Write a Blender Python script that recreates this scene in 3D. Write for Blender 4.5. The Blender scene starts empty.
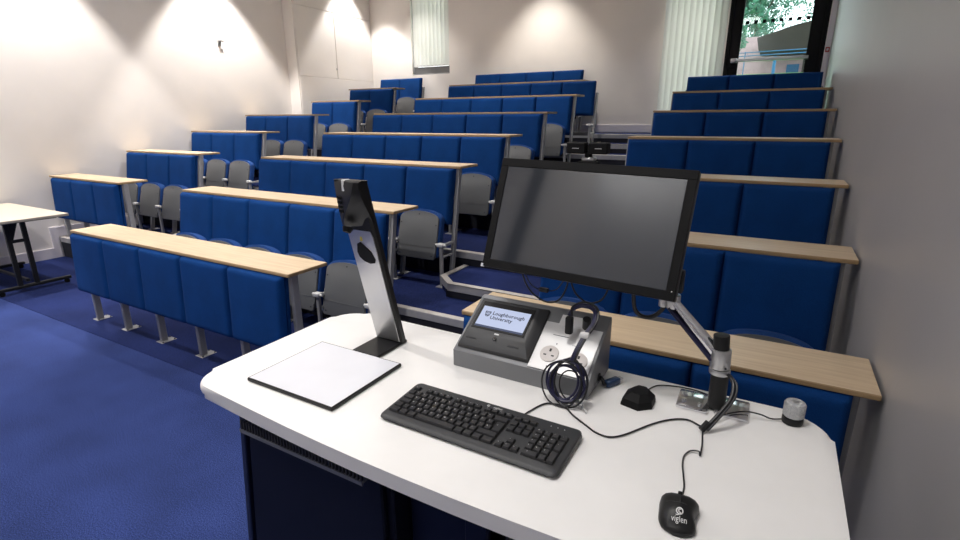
import bpy, bmesh, math, random
from mathutils import Vector, Matrix, noise
random.seed(7)
scn = bpy.context.scene
col = scn.collection
PI = math.pi
R = math.radians

# ------------------------------------------------------------------ materials
def new_mat(name):
    m = bpy.data.materials.new(name); m.use_nodes = True
    nt = m.node_tree
    return m, nt, nt.nodes['Principled BSDF']

def plain(name, c, rough=.5, metal=0., spec=.5, bump=0., bscale=200., var=0., vscale=8., coat=0.):
    m, nt, b = new_mat(name)
    b.inputs['Base Color'].default_value = (*c, 1)
    b.inputs['Roughness'].default_value = rough
    b.inputs['Metallic'].default_value = metal
    b.inputs['Specular IOR Level'].default_value = spec
    b.inputs['Coat Weight'].default_value = coat
    tc = nt.nodes.new('ShaderNodeTexCoord')
    if var > 0:
        n = nt.nodes.new('ShaderNodeTexNoise'); n.inputs['Scale'].default_value = vscale; n.inputs['Detail'].default_value = 5
        nt.links.new(tc.outputs['Object'], n.inputs['Vector'])
        r = nt.nodes.new('ShaderNodeMapRange')
        r.inputs['From Min'].default_value = .3; r.inputs['From Max'].default_value = .7
        r.inputs['To Min'].default_value = 1 - var; r.inputs['To Max'].default_value = 1 + var
        nt.links.new(n.outputs['Fac'], r.inputs['Value'])
        mx = nt.nodes.new('ShaderNodeVectorMath'); mx.operation = 'SCALE'
        mx.inputs[0].default_value = c
        nt.links.new(r.outputs['Result'], mx.inputs['Scale'])
        nt.links.new(mx.outputs[0], b.inputs['Base Color'])
    if bump > 0:
        n = nt.nodes.new('ShaderNodeTexNoise'); n.inputs['Scale'].default_value = bscale; n.inputs['Detail'].default_value = 3
        nt.links.new(tc.outputs['Object'], n.inputs['Vector'])
        bp = nt.nodes.new('ShaderNodeBump'); bp.inputs['Strength'].default_value = bump; bp.inputs['Distance'].default_value = .01
        nt.links.new(n.outputs['Fac'], bp.inputs['Height'])
        nt.links.new(bp.outputs['Normal'], b.inputs['Normal'])
    return m

def carpet_mat():
    m, nt, b = new_mat('carpet_blue')
    tc = nt.nodes.new('ShaderNodeTexCoord')
    a = nt.nodes.new('ShaderNodeTexNoise'); a.inputs['Scale'].default_value = 210; a.inputs['Detail'].default_value = 4
    c = nt.nodes.new('ShaderNodeTexNoise'); c.inputs['Scale'].default_value = 2.2; c.inputs['Detail'].default_value = 4
    nt.links.new(tc.outputs['Object'], a.inputs['Vector']); nt.links.new(tc.outputs['Object'], c.inputs['Vector'])
    rp = nt.nodes.new('ShaderNodeValToRGB')
    rp.color_ramp.elements[0].position = .36; rp.color_ramp.elements[0].color = (.009, .018, .080, 1)
    rp.color_ramp.elements[1].position = .66; rp.color_ramp.elements[1].color = (.048, .077, .25, 1)
    nt.links.new(a.outputs['Fac'], rp.inputs['Fac'])
    mr = nt.nodes.new('ShaderNodeMapRange'); mr.inputs['From Min'].default_value = .3; mr.inputs['From Max'].default_value = .7
    mr.inputs['To Min'].default_value = .8; mr.inputs['To Max'].default_value = 1.2
    nt.links.new(c.outputs['Fac'], mr.inputs['Value'])
    sc = nt.nodes.new('ShaderNodeVectorMath'); sc.operation = 'SCALE'
    nt.links.new(rp.outputs['Color'], sc.inputs[0]); nt.links.new(mr.outputs['Result'], sc.inputs['Scale'])
    nt.links.new(sc.outputs[0], b.inputs['Base Color'])
    b.inputs['Roughness'].default_value = .95; b.inputs['Specular IOR Level'].default_value = .15
    bp = nt.nodes.new('ShaderNodeBump'); bp.inputs['Strength'].default_value = .6; bp.inputs['Distance'].default_value = .006
    nt.links.new(a.outputs['Fac'], bp.inputs['Height']); nt.links.new(bp.outputs['Normal'], b.inputs['Normal'])
    return m

def wood_mat(name, c0, c1, rough=.38):
    m, nt, b = new_mat(name)
    tc = nt.nodes.new('ShaderNodeTexCoord'); mp = nt.nodes.new('ShaderNodeMapping')
    mp.inputs['Scale'].default_value = (1.2, 22, 22)
    nt.links.new(tc.outputs['Object'], mp.inputs['Vector'])
    n = nt.nodes.new('ShaderNodeTexNoise'); n.inputs['Scale'].default_value = 3; n.inputs['Detail'].default_value = 6; n.inputs['Distortion'].default_value = .4
    nt.links.new(mp.outputs['Vector'], n.inputs['Vector'])
    rp = nt.nodes.new('ShaderNodeValToRGB')
    rp.color_ramp.elements[0].position = .3; rp.color_ramp.elements[0].color = (*c0, 1)
    rp.color_ramp.elements[1].position = .7; rp.color_ramp.elements[1].color = (*c1, 1)
    nt.links.new(n.outputs['Fac'], rp.inputs['Fac']); nt.links.new(rp.outputs['Color'], b.inputs['Base Color'])
    b.inputs['Roughness'].default_value = rough
    return m

def fabric_mat(name, c):
    m, nt, b = new_mat(name)
    tc = nt.nodes.new('ShaderNodeTexCoord')
    n = nt.nodes.new('ShaderNodeTexNoise'); n.inputs['Scale'].default_value = 260; n.inputs['Detail'].default_value = 2
    n2 = nt.nodes.new('ShaderNodeTexNoise'); n2.inputs['Scale'].default_value = 5; n2.inputs['Detail'].default_value = 3
    nt.links.new(tc.outputs['Object'], n.inputs['Vector']); nt.links.new(tc.outputs['Object'], n2.inputs['Vector'])
    ad = nt.nodes.new('ShaderNodeMath'); ad.operation = 'ADD'
    nt.links.new(n.outputs['Fac'], ad.inputs[0]); nt.links.new(n2.outputs['Fac'], ad.inputs[1])
    mr = nt.nodes.new('ShaderNodeMapRange'); mr.inputs['From Min'].default_value = .7; mr.inputs['From Max'].default_value = 1.3
    mr.inputs['To Min'].default_value = .82; mr.inputs['To Max'].default_value = 1.18
    nt.links.new(ad.outputs[0], mr.inputs['Value'])
    sc = nt.nodes.new('ShaderNodeVectorMath'); sc.operation = 'SCALE'; sc.inputs[0].default_value = c
    nt.links.new(mr.outputs['Result'], sc.inputs['Scale']); nt.links.new(sc.outputs[0], b.inputs['Base Color'])
    b.inputs['Roughness'].default_value = .85; b.inputs['Specular IOR Level'].default_value = .10
    b.inputs['Sheen Weight'].default_value = .02; b.inputs['Sheen Roughness'].default_value = .4
    b.inputs['Sheen Tint'].default_value = (.35, .5, 1, 1)
    bp = nt.nodes.new('ShaderNodeBump'); bp.inputs['Strength'].default_value = .25; bp.inputs['Distance'].default_value = .003
    nt.links.new(n.outputs['Fac'], bp.inputs['Height']); nt.links.new(bp.outputs['Normal'], b.inputs['Normal'])
    return m

def emit(name, c, s):
    m, nt, b = new_mat(name)
    b.inputs['Base Color'].default_value = (0, 0, 0, 1)
    b.inputs['Emission Color'].default_value = (*c, 1); b.inputs['Emission Strength'].default_value = s
    b.inputs['Roughness'].default_value = .3
    return m

def glass_mat():
    m, nt, b = new_mat('window_glass')
    t = nt.nodes.new('ShaderNodeBsdfTransparent'); t.inputs['Color'].default_value = (.90, .98, .98, 1)
    g = nt.nodes.new('ShaderNodeBsdfGlossy'); g.inputs['Roughness'].default_value = .02
    mx = nt.nodes.new('ShaderNodeMixShader'); mx.inputs['Fac'].default_value = .05
    nt.links.new(t.outputs[0], mx.inputs[1]); nt.links.new(g.outputs[0], mx.inputs[2])
    nt.links.new(mx.outputs[0], nt.nodes['Material Output'].inputs['Surface'])
    return m

def glass_mat2():
    m = glass_mat(); m.name = 'clear_window_glass'
    for n in m.node_tree.nodes:
        if n.type == 'BSDF_TRANSPARENT': n.inputs['Color'].default_value = (.97, .98, .98, 1)
    return m
def blind_mat():
    m, nt, b = new_mat('blind_fabric')
    b.inputs['Base Color'].default_value = (.86, .86, .85, 1); b.inputs['Roughness'].default_value = .8
    t = nt.nodes.new('ShaderNodeBsdfTranslucent'); t.inputs['Color'].default_value = (.95, .95, .93, 1)
    mx = nt.nodes.new('ShaderNodeMixShader'); mx.inputs['Fac'].default_value = .40
    nt.links.new(b.outputs[0], mx.inputs[1]); nt.links.new(t.outputs[0], mx.inputs[2])
    nt.links.new(mx.outputs[0], nt.nodes['Material Output'].inputs['Surface'])
    return m

M = dict(
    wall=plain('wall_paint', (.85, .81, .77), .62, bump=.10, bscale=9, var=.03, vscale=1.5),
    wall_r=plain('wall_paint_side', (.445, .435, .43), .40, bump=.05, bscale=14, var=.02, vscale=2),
    ceil=plain('ceiling_paint', (.78, .77, .75), .9, var=.02),
    skirt=plain('skirting_paint', (.72, .69, .75), .45, var=.02),
    carpet=carpet_mat(),
    nosing=plain('nosing_strip', (.50, .47, .44), .55, var=.08, vscale=30),
    nosing_face=plain('nosing_face', (.32, .32, .34), .5, var=.06, vscale=30),
    riser=plain('shaded_riser', (.004, .005, .014), .8, var=.2),  # near-black: shade on the carpeted risers put into the colour
    fabric=fabric_mat('blue_upholstery', (.004, .042, .175)),
    cushion=fabric_mat('blue_seat_upholstery', (.025, .075, .25)),
    beech=wood_mat('beech_laminate', (.60, .45, .29), (.72, .57, .39)),
    beech_edge=wood_mat('beech_edge', (.36, .24, .12), (.46, .31, .16), .5),
    grey=plain('grey_powder_coat', (.30, .30, .31), .45, var=.04, vscale=20),
    shell=plain('grey_seat_shell', (.135, .14, .145), .5, var=.04, vscale=6),
    dark=plain('dark_under_seat_steel', (.03, .03, .033), .6, var=.05),
    silver=plain('brushed_silver', (.55, .55, .56), .32, metal=.9, bump=.05, bscale=300, var=.03),
    chrome=plain('polished_aluminium', (.72, .72, .74), .13, metal=1., var=.02),
    white=plain('white_laminate', (.84, .83, .815), .36, var=.02, vscale=10),
    navy=plain('navy_laminate', (.005, .006, .014), .5, spec=.25, var=.1, vscale=3),
    navy2=plain('navy_laminate_inner', (.006, .009, .03), .5, spec=.25, var=.1, vscale=3),
    navy_edge=plain('navy_edge_strip', (.014, .018, .045), .35, var=.05),
    black=plain('black_plastic', (.007, .007, .0075), .42, spec=.35, bump=.04, bscale=600, var=.06),
    blackm=plain('matt_black_plastic', (.006, .006, .0065), .6, spec=.18, bump=.1, bscale=500, var=.06),
    key=plain('key_black', (.022, .022, .024), .45, var=.05),
    kbody=plain('keyboard_charcoal', (.034, .035, .038), .5, bump=.05, bscale=700, var=.04),
    cable=plain('black_cable', (.008, .008, .010), .4, var=.1),
    bcable=plain('navy_cable', (.010, .010, .045), .38, var=.1),
    screen=plain('screen_glass', (.030, .034, .042), .07, spec=1., var=.02, vscale=3),
    boxgrey=plain('box_steel_grey', (.20, .205, .215), .42, metal=.3, bump=.03, bscale=400, var=.03),
    plate=plain('white_plate', (.74, .74, .74), .35, metal=.2, var=.02),
    socket=plain('socket_plastic', (.62, .58, .56), .4, var=.02),
    pad=plain('pad_white', (.70, .71, .76), .33, var=.02),
    lcd=emit('lcd_white', (.66, .74, 1.0), .80),
    lcdbar=emit('lcd_bar', (.10, .14, .28), .5),
    lcdink=emit('lcd_ink', (.02, .03, .09), .5),
    ink=plain('white_print', (.75, .75, .75), .5, var=.02),
    ink2=plain('dark_print', (.02, .02, .03), .5, var=.02),
    blueplug=plain('blue_plug', (.012, .04, .11), .35, var=.05),
    red=plain('red_plastic', (.35, .012, .015), .4, var=.05),
    clear=plain('clear_acrylic', (.55, .56, .57), .2, metal=.3, bump=.5, bscale=250, var=.1, vscale=200),
    frame=plain('black_door_frame', (.004, .004, .005), .6, spec=.2, var=.1),
    glass=glass_mat(), glass2=glass_mat2(), blind=blind_mat(),
    leafm=plain('tree_leaves', (.05, .19, .115), .7, var=.5, vscale=3),
    bark=plain('tree_bark', (.10, .08, .06), .9, var=.3),
    grass=plain('grass_bank', (.10, .26, .06), .95, var=.35, vscale=4),
    roof=plain('brown_roof', (.020, .015, .011), .85, var=.15, vscale=2),
    brick=plain('pink_brick', (.50, .33, .36), .9, var=.12, vscale=5),
    bluepost=plain('blue_post', (.01, .14, .33), .5, var=.05),
    tabletop=plain('cream_laminate', (.62, .55, .45), .4, var=.02),
    edge=plain('grey_edge', (.30, .27, .23), .5, var=.02),
    yellow=plain('yellow_mark', (.55, .45, .08), .5, var=.02),
)

# ------------------------------------------------------------------ mesh builder
class B:
    def __init__(s): s.bm = bmesh.new(); s.mats = []
    def mi(s, m):
        if m not in s.mats: s.mats.append(m)
        return s.mats.index(m)
    def _tag(s, faces, m):
        i = s.mi(m)
        for f in faces: f.material_index = i
    def box(s, x0, x1, y0, y1, z0, z1, m=None, bev=0., seg=2, mtx=None, shear=None):
        bm = bmesh.new()
        bmesh.ops.create_cube(bm, size=1)
        for v in bm.verts:
            v.co = Vector((x0 + (x1-x0)*(v.co.x+.5), y0 + (y1-y0)*(v.co.y+.5), z0 + (z1-z0)*(v.co.z+.5)))
            if shear: v.co = shear(v.co)
        if bev > 0:
            bmesh.ops.bevel(bm, geom=bm.edges[:], offset=bev, segments=seg, profile=.5, affect='EDGES', clamp_overlap=True)
        return s._merge(bm, m, mtx)
    def _merge(s, bm, m, mtx=None):
        if mtx is not None: bmesh.ops.transform(bm, matrix=mtx, verts=bm.verts[:])
        i = s.mi(m); mp = {}
        for v in bm.verts: mp[v] = s.bm.verts.new(v.co)
        for f in bm.faces:
            try: g = s.bm.faces.new([mp[v] for v in f.verts]); g.material_index = i
            except ValueError: pass
        bm.free(); return s
    def cyl(s, p0, p1, r0, r1=None, m=None, seg=20, bev=0.):
        p0 = Vector(p0); p1 = Vector(p1); r1 = r0 if r1 is None else r1
        bm = bmesh.new(); L = (p1-p0).length
        bmesh.ops.create_cone(bm, cap_ends=True, segments=seg, radius1=r0, radius2=r1, depth=L)
        if bev > 0:
            es = [e for e in bm.edges if abs(e.verts[0].co.z - e.verts[1].co.z) < 1e-6]
            bmesh.ops.bevel(bm, geom=es, offset=bev, segments=2, profile=.5, affect='EDGES')
        q = (p1-p0).to_track_quat('Z', 'Y').to_matrix().to_4x4()
        return s._merge(bm, m, Matrix.Translation((p0+p1)/2) @ q)
    def prism(s, pts, z0, z1, m=None, bev=0., axis='z', mtx=None, seg=2):
        """polygon pts (a,b) extruded between z0 and z1 along axis"""
        bm = bmesh.new()
        def P(a, b, c):
            return {'z': (a, b, c), 'x': (c, a, b), 'y': (a, c, b)}[axis]
        lo = [bm.verts.new(P(a, b, z0)) for a, b in pts]; hi = [bm.verts.new(P(a, b, z1)) for a, b in pts]
        n = len(pts)
        fl = bm.faces.new(lo); fh = bm.faces.new(hi)
        for i in range(n): bm.faces.new([lo[i], lo[(i+1) % n], hi[(i+1) % n], hi[i]])
        if bev > 0:
            es = list(fl.edges)+list(fh.edges)
            bmesh.ops.bevel(bm, geom=es, offset=bev, segments=seg, profile=.5, affect='EDGES', clamp_overlap=True)
        bmesh.ops.recalc_face_normals(bm, faces=bm.faces[:])
        return s._merge(bm, m, mtx)
    def tube(s, pts, r, m=None, seg=8, smooth=6, closed=False):
        P = [Vector(p) for p in pts]
        if smooth > 1 and len(P) > 2:
            Q = []; n = len(P)
            for i in range(n-1):
                a = P[max(i-1, 0)]; b = P[i]; c = P[i+1]; d = P[min(i+2, n-1)]
                for k in range(smooth):
                    t = k/smooth
                    Q.append(.5*((2*b)+(-a+c)*t+(2*a-5*b+4*c-d)*t*t+(-a+3*b-3*c+d)*t**3))
            Q.append(P[-1]); P = Q
        bm = s.bm; i0 = s.mi(m); rings = []
        up = Vector((0, 0, 1)); prev = None
        for i, p in enumerate(P):
            t = (P[min(i+1, len(P)-1)]-P[max(i-1, 0)]).normalized()
            if prev is None:
                a = t.cross(up)
                if a.length < .1: a = t.cross(Vector((1, 0, 0)))
            else: a = prev - t*prev.dot(t)
            a.normalize(); prev = a; b = t.cross(a)
            rings.append([bm.verts.new(p+(a*math.cos(2*PI*k/seg)+b*math.sin(2*PI*k/seg))*r) for k in range(seg)])
        for i in range(len(rings)-1):
            for k in range(seg):
                f = bm.faces.new([rings[i][k], rings[i][(k+1) % seg], rings[i+1][(k+1) % seg], rings[i+1][k]]); f.material_index = i0
        for rg, rv in ((rings[0], True), (rings[-1], False)):
            f = bm.faces.new(rg[::-1] if rv else rg); f.material_index = i0
        return s
    def loft(s, rings, m=None, cap=True):
        bm = s.bm; i0 = s.mi(m)
        V = [[bm.verts.new(p) for p in rg] for rg in rings]; n = len(V[0])
        for i in range(len(V)-1):
            for k in range(n):
                f = bm.faces.new([V[i][k], V[i][(k+1) % n], V[i+1][(k+1) % n], V[i+1][k]]); f.material_index = i0
        if cap:
            for rg in (V[0][::-1], V[-1]):
                f = bm.faces.new(rg); f.material_index = i0
        return s
    def poly(s, pts, m=None):
        f = s.bm.faces.new([s.bm.verts.new(p) for p in pts]); f.material_index = s.mi(m); return s
    def mesh(s, name, default, angle=35):
        bmesh.ops.recalc_face_normals(s.bm, faces=s.bm.faces[:])
        me = bpy.data.meshes.new(name); s.bm.to_mesh(me); s.bm.free()
        ms = s.mats if s.mats else [default]
        for mm in ms: me.materials.append(mm if mm is not None else default)
        me.shade_smooth(); me.set_sharp_from_angle(angle=R(angle))
        return me

def link(name, me, parent=None, loc=None, rot=None):
    o = bpy.data.objects.new(name, me); col.objects.link(o)
    if parent: o.parent = parent
    if loc is not None: o.location = loc
    if rot is not None: o.rotation_euler = rot
    return o
def obj(name, b, m, parent=None, loc=None, rot=None, angle=35):
    return link(name, b.mesh(name, m, angle), parent, loc, rot)
def thing(name, label, cat, loc=(0, 0, 0), rot=(0, 0, 0), group=None):
    o = bpy.data.objects.new(name, None); col.objects.link(o); o.empty_display_size = .05
    o.location = loc; o.rotation_euler = rot; o['label'] = label; o['category'] = cat
    if group: o['group'] = group
    return o
def tag(o, label, cat, group=None, kind=None):
    o['label'] = label; o['category'] = cat
    if group: o['group'] = group
    if kind: o['kind'] = kind
    return o
def struct(name, b, m, parent=None, label=None, angle=35):
    o = obj(name, b, m, parent, angle=angle)
    if not parent: o['kind'] = 'structure'
    if label: o['label'] = label
    return o

def text_polys(body, size, off=0.):
    cu = bpy.data.curves.new('txt', 'FONT'); cu.offset = off; cu.body = body; cu.size = size; cu.resolution_u = 2
    cu.align_x = 'CENTER'; cu.align_y = 'CENTER'
    o = bpy.data.objects.new('txt', cu); col.objects.link(o)
    dg = bpy.context.evaluated_depsgraph_get()
    me = bpy.data.meshes.new_from_object(o.evaluated_get(dg))
    vs = [v.co.copy() for v in me.vertices]; fs = [tuple(p.vertices) for p in me.polygons]
    bpy.data.objects.remove(o); bpy.data.curves.remove(cu); bpy.data.meshes.remove(me)
    return vs, fs
def add_text(b, body, size, m, mtx, off=0.):
    vs, fs = text_polys(body, size, off); i = b.mi(m)
    V = [b.bm.verts.new(mtx @ v) for v in vs]
    for f in fs:
        try: g = b.bm.faces.new([V[k] for k in f]); g.material_index = i
        except ValueError: pass

# ------------------------------------------------------------------ room layout (metres, floor z = 0, camera over x=y=0)
XL, XJ, XR = -7.65, -7.41, .405
YB, YJ, YF = 8.62, 6.67, -2.0
ZC = 4.4
Yk = [None, 1.896, 2.863, 3.780, 4.721, 5.672, 6.640, 7.586, 8.476]
Zk = [None, .771, .986, 1.234, 1.467, 1.698, 1.921, 2.160, 2.395]     # desk underside / backrest top heights
Tk = [None, 0, 0, .25, .485, .718, .951, 1.185, 1.418]                # tread under each row
Ed = [None, None, None] + [Yk[k-1]+.065 for k in range(3, 9)]         # front edge of each tread

b = B(); b.box(XL, XR, YF, Ed[3], -.1, 0); struct('floor', b, M['carpet'])
# carpet surface in a darker colour, starting just before the first row
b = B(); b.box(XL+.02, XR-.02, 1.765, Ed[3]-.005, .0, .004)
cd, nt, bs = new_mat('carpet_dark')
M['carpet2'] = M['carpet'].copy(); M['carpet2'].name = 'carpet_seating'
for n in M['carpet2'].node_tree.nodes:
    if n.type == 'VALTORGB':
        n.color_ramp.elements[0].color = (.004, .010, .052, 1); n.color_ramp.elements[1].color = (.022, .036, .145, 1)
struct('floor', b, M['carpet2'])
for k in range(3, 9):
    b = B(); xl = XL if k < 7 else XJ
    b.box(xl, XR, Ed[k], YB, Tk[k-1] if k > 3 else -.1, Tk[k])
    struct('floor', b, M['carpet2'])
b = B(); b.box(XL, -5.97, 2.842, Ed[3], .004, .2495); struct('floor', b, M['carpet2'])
def nosing(b, pts_x0, pts_x1, y, z):
    b.box(pts_x0, pts_x1, y-.012, y+.04, z-.002, z+.006, M['nosing'], .002, 1)
    b.box(pts_x0, pts_x1, y-.014, y-.001, z-.055, z+.003, M['nosing_face'], .002, 1)
for k in range(3, 9):
    b = B(); nosing(b, (-5.97 if k == 3 else XL if k < 7 else XJ)+.005, XR-.005, Ed[k], Tk[k])
    if k == 3: nosing(b, XL+.005, -5.97, 2.842, .25); b.box(XL+.02, -5.97, 2.836, 2.8415, .005, .2, M['riser'])
    b.box((-5.95 if k == 3 else XL if k < 7 else XJ)+.02, XR-.005, Ed[k]-.006, Ed[k]-.0005, Tk[k-1]+.005, Tk[k]-.05, M['riser']); struct('trim_%d' % (k-2), b, M['nosing'])  # thin dark board paints the shade below each nosing
# half-height aisle steps with a clipped corner
tn = 7
for (x0, x1, clip_l, clip_r) in ((-2.17, -1.2, .17, 0), (-5.98, -4.97, 0, 0)):
    for k in range(3, 9):
        zt = (Tk[k-1]+Tk[k])/2; y0 = Ed[k]-.545; y1 = Ed[k]-.016
        xa = x0-.17 if clip_l else x0
        c = .15 if clip_l else 0
        pts = [(xa, y1), (xa, y0+c), (xa+c*1.1, y0), (x1, y0), (x1, y1)] if c else [(xa, y1), (xa, y0), (x1, y0), (x1, y1)]
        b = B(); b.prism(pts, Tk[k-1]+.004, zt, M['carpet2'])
        if c:
            def off(p, d):  # inner line
                return p
            w = .05
            outer = [(xa-.012, y1), (xa-.012, y0+c-.005), (xa+c*1.1-.005, y0-.012), (x1, y0-.012)]
            inner = [(xa+w*.8, y1), (xa+w*.8, y0+c+.02), (xa+c*1.1+.015, y0+w*.8), (x1, y0+w*.8)]
            for i in range(3):
                q = [outer[i], outer[i+1], inner[i+1], inner[i]]
                b.prism(q, zt-.001, zt+.007, M['nosing'])
                q2 = [outer[i], outer[i+1], (outer[i+1][0]+.011, outer[i+1][1]+.011), (outer[i][0]+.011, outer[i][1]+.011)]
                b.prism(q2, zt-.055, zt+.005, M['nosing_face'])
        else:
            nosing(b, xa, x1, y0, zt)
        b.box(xa+.14 if c else xa, x1, y0-.004, y0+.001, Tk[k-1]+.005, zt-.05, M['riser'])
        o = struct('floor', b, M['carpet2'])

# walls
b = B(); b.box(XL-.15, XL, YF, YJ+.0, -.1, ZC); struct('wall_left', b, M['wall'])
b = B(); b.box(XL-.15, XJ, YJ, YB, .951, ZC); struct('wall_left', b, M['wall'])
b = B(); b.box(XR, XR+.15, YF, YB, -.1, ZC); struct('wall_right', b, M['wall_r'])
b = B(); b.box(XL-.15, XR+.15, YF-.15, YF, -.1, ZC); struct('wall_front', b, M['wall'])
b = B(); b.box(XL-.15, XR+.15, YF-.15, YB+.2, ZC, ZC+.12); struct('ceiling', b, M['ceil'])
# back wall with openings: window (left), window (right), door
WX0, WX1, WZ0, WZ1 = -6.415, -5.555, 2.46, 4.0
VX0, VX1, VZ0, VZ1 = -1.74, -.90, 1.62, 4.0
DX0, DX1, DZ1 = -.865, .335, 3.8
z0 = 1.3
b = B()
b.box(XL-.15, WX0, YB, YB+.2, z0, ZC); b.box(WX0, WX1, YB, YB+.2, z0, WZ0); b.box(WX0, WX1, YB, YB+.2, WZ1, ZC)
b.box(WX1, VX0, YB, YB+.2, z0, ZC); b.box(VX0, VX1, YB, YB+.2, z0, VZ0); b.box(VX0, VX1, YB, YB+.2, VZ1, ZC)
b.box(VX1, DX0, YB, YB+.2, z0, ZC); b.box(DX0, DX1, YB, YB+.2, DZ1, ZC); b.box(DX1, XR+.15, YB, YB+.2, z0, ZC)
b.box(DX0, DX1, YB, YB+.2, z0, 1.418)
struct('wall_back', b, M['wall'])
# skirting
b = B(); b.prism([(YF, .004), (2.822, .004), (2.822, .262), (Ed[4]-.016, .262), (Ed[4]-.016, .50), (Ed[4]+.5, .50), (Ed[4]+.5, .61), (Ed[4]-.12, .61), (Ed[4]-.12, .38), (2.746, .38), (2.746, .128), (YF, .128)], XL, XL+.018, None, .0, 'x')
struct('baseboard_left', b, M['skirt'])
b = B(); b.box(XJ, -1.75, YB-.018, YB, 1.424, 1.545, None, .004, 1); struct('baseboard_back', b, M['skirt'])
b = B(); b.box(XR-.015, XR, YF, Ed[3]-.02, .004, .12, None, .004, 1); struct('baseboard_right', b, M['skirt'])

# access panels on the boxed-in side wall
def panel(y0, y1, z0_, z1_, n):
    b = B(); b.box(XJ, XJ+.014, y0, y1, z0_, z1_, None, .003, 1); struct('trim_%d' % n, b, M['wall'])
zl, zt_ = 2.37, 3.50
panel(YJ+.02, 7.60, zl+.006, zt_-.006, 21); panel(7.612, YB-.03, zl+.006, zt_-.006, 22)
panel(YJ+.02, YB-.03, 1.42, zl-.006, 23); panel(YJ+.02, YB-.03, zt_+.006, ZC-.01, 24)
b = B(); b.box(XJ+.014, XJ+.022, 7.575, 7.59, 2.52, 2.56, None, .002, 1); b.cyl((XJ+.014, 7.6, 2.54), (XJ+.03, 7.6, 2.54), .007)
tag(obj('panel_latch', b, M['silver']), 'small latch in the middle of the white side wall cupboard panels', 'latch')

# windows with vertical blinds
def window(n, x0, x1, za, zb, fr=.045):
    b = B()
    b.box(x0, x0+fr, YB+.05, YB+.11, za, zb); b.box(x1-fr, x1, YB+.05, YB+.11, za, zb)
    b.box(x0, x1, YB+.05, YB+.11, za, za+fr); b.box(x0, x1, YB+.05, YB+.11, zb-fr, zb)
    o = struct('window_%d' % n, b, M['grey'])
    g = B(); g.box(x0+fr, x1-fr, YB+.076, YB+.082, za+fr, zb-fr); obj('pane', g, M['glass2'], o)
    s = B(); s.box(x0, x1, YB-.0, YB+.05, za, za+.015, None, .003, 1); obj('window_sill', s, M['grey'], o)
    return o
window(1, WX0, WX1, WZ0, WZ1); window(2, VX0, VX1, VZ0, VZ1)
def blinds(x0, x1, za, zb, n, y, ang, label):
    t = thing('vertical_blind', label, 'blind', ((x0+x1)/2, y, zb))
    h = B(); h.box(x0-(x0+x1)/2, x1-(x0+x1)/2, -.02, .02, -.03, 0, None, .004, 1); obj('headrail', h, M['skirt'], t)
    p = (x1-x0)/n; me = None
    for i in range(n):
        xc = x0+p*(i+.5)-(x0+x1)/2
        if me is None:
            s = B(); W = p*1.12/2
            pts = [(-W, 0), (-W*.5, .003), (0, .004), (W*.5, .003), (W, 0)]
            top = [(x, yy) for x, yy in pts]+[(x, yy+.0012) for x, yy in reversed(pts)]
            s.prism(top, za-zb, -.03)
            s.box(-W*.9, W*.9, -.002, .005, za-zb, za-zb+.03)
            me = s.mesh('slat', M['blind'])
        link('slat', me, t, (xc, 0, 0), (0, 0, R(ang)+random.uniform(-.05, .05)))
    ch = B(); ch.tube([(x0-(x0+x1)/2+p*.6, -.01, za-zb+.02), (0, -.012, za-zb+.012), (x1-(x0+x1)/2-p*.6, -.01, za-zb+.02)], .002, seg=5)
    obj('bottom_chain', ch, M['ink2'] if n < 12 else M['grey'], t)
b = B(); b.box(WX0+.03, WX1, YB+.03, YB+.05, WZ0, 2.60, None, .003, 1); struct('trim_31', b, M['shell'])
blinds(WX0+.05, WX1-.005, 2.605, 3.98, 9, YB+.02, 22, 'vertical slat blind in the small high window on the left')
blinds(VX0+.01, VX1+.01, 1.55, 3.98, 10, YB-.03, 22, 'tall pale vertical slat blind beside the black glass door')

# door
b = B()
b.box(DX0, DX0+.05, YB+.0, YB+.12, 1.418, DZ1); b.box(DX1-.05, DX1, YB, YB+.12, 1.418, DZ1); b.box(DX0, DX1, YB, YB+.12, DZ1-.06, DZ1)
d = struct('door_1', b, M['frame'])
b = B(); gx0, gx1 = -.685, .135
b.box(DX0+.05, gx0, YB+.02, YB+.075, 1.43, DZ1-.06, None, .004, 1); b.box(gx1, DX1-.05, YB+.02, YB+.075, 1.43, DZ1-.06, None, .004, 1)
b.box(gx0, gx1, YB+.02, YB+.075, 1.43, 1.75); b.box(gx0, gx1, YB+.02, YB+.075, DZ1-.18, DZ1-.06)
leaf = obj('door_leaf', b, M['frame'], d)
b = B(); b.box(gx0, gx1, YB+.045, YB+.053, 1.75, DZ1-.18); obj('pane', b, M['glass'], leaf)
b = B()
for i in range(8):
    xc = -.628+.1035*i; b.box(xc-.022, xc+.022, YB+.042, YB+.0445, 2.895, 2.94, M['frame'])
o = obj('safety_squares', b, M['edge'], leaf); o['label'] = 'row of small grey squares on the glass'
b = B(); b.box(-.70, .165, YB-.075, YB-.035, 2.400, 2.440, M['silver'], .006); b.box(-.70, -.02, YB-.079, YB-.07, 2.405, 2.425, M['silver'], .002, 1)
b.box(-.775, -.70, YB-.085, YB+.02, 2.39, 2.45, M['silver'], .008); b.box(.12, .175, YB-.07, YB+.02, 2.395, 2.445, M['blackm'], .005)
o = obj('push_bar', b, M['silver'], leaf); o['label'] = 'silver horizontal push bar'
b = B(); b.box(-.84, -.70, YB-.0, YB+.02, 2.33, 2.46, None, .004, 1); obj('lock_case', b, M['blackm'], leaf)
b = B(); b.box(.344, .392, YB-.052, YB-.021, 2.47, 2.53, M['red'], .005); b.box(.356, .38, YB-.054, YB-.051, 2.485, 2.515, M['silver'], .001, 1)
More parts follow.
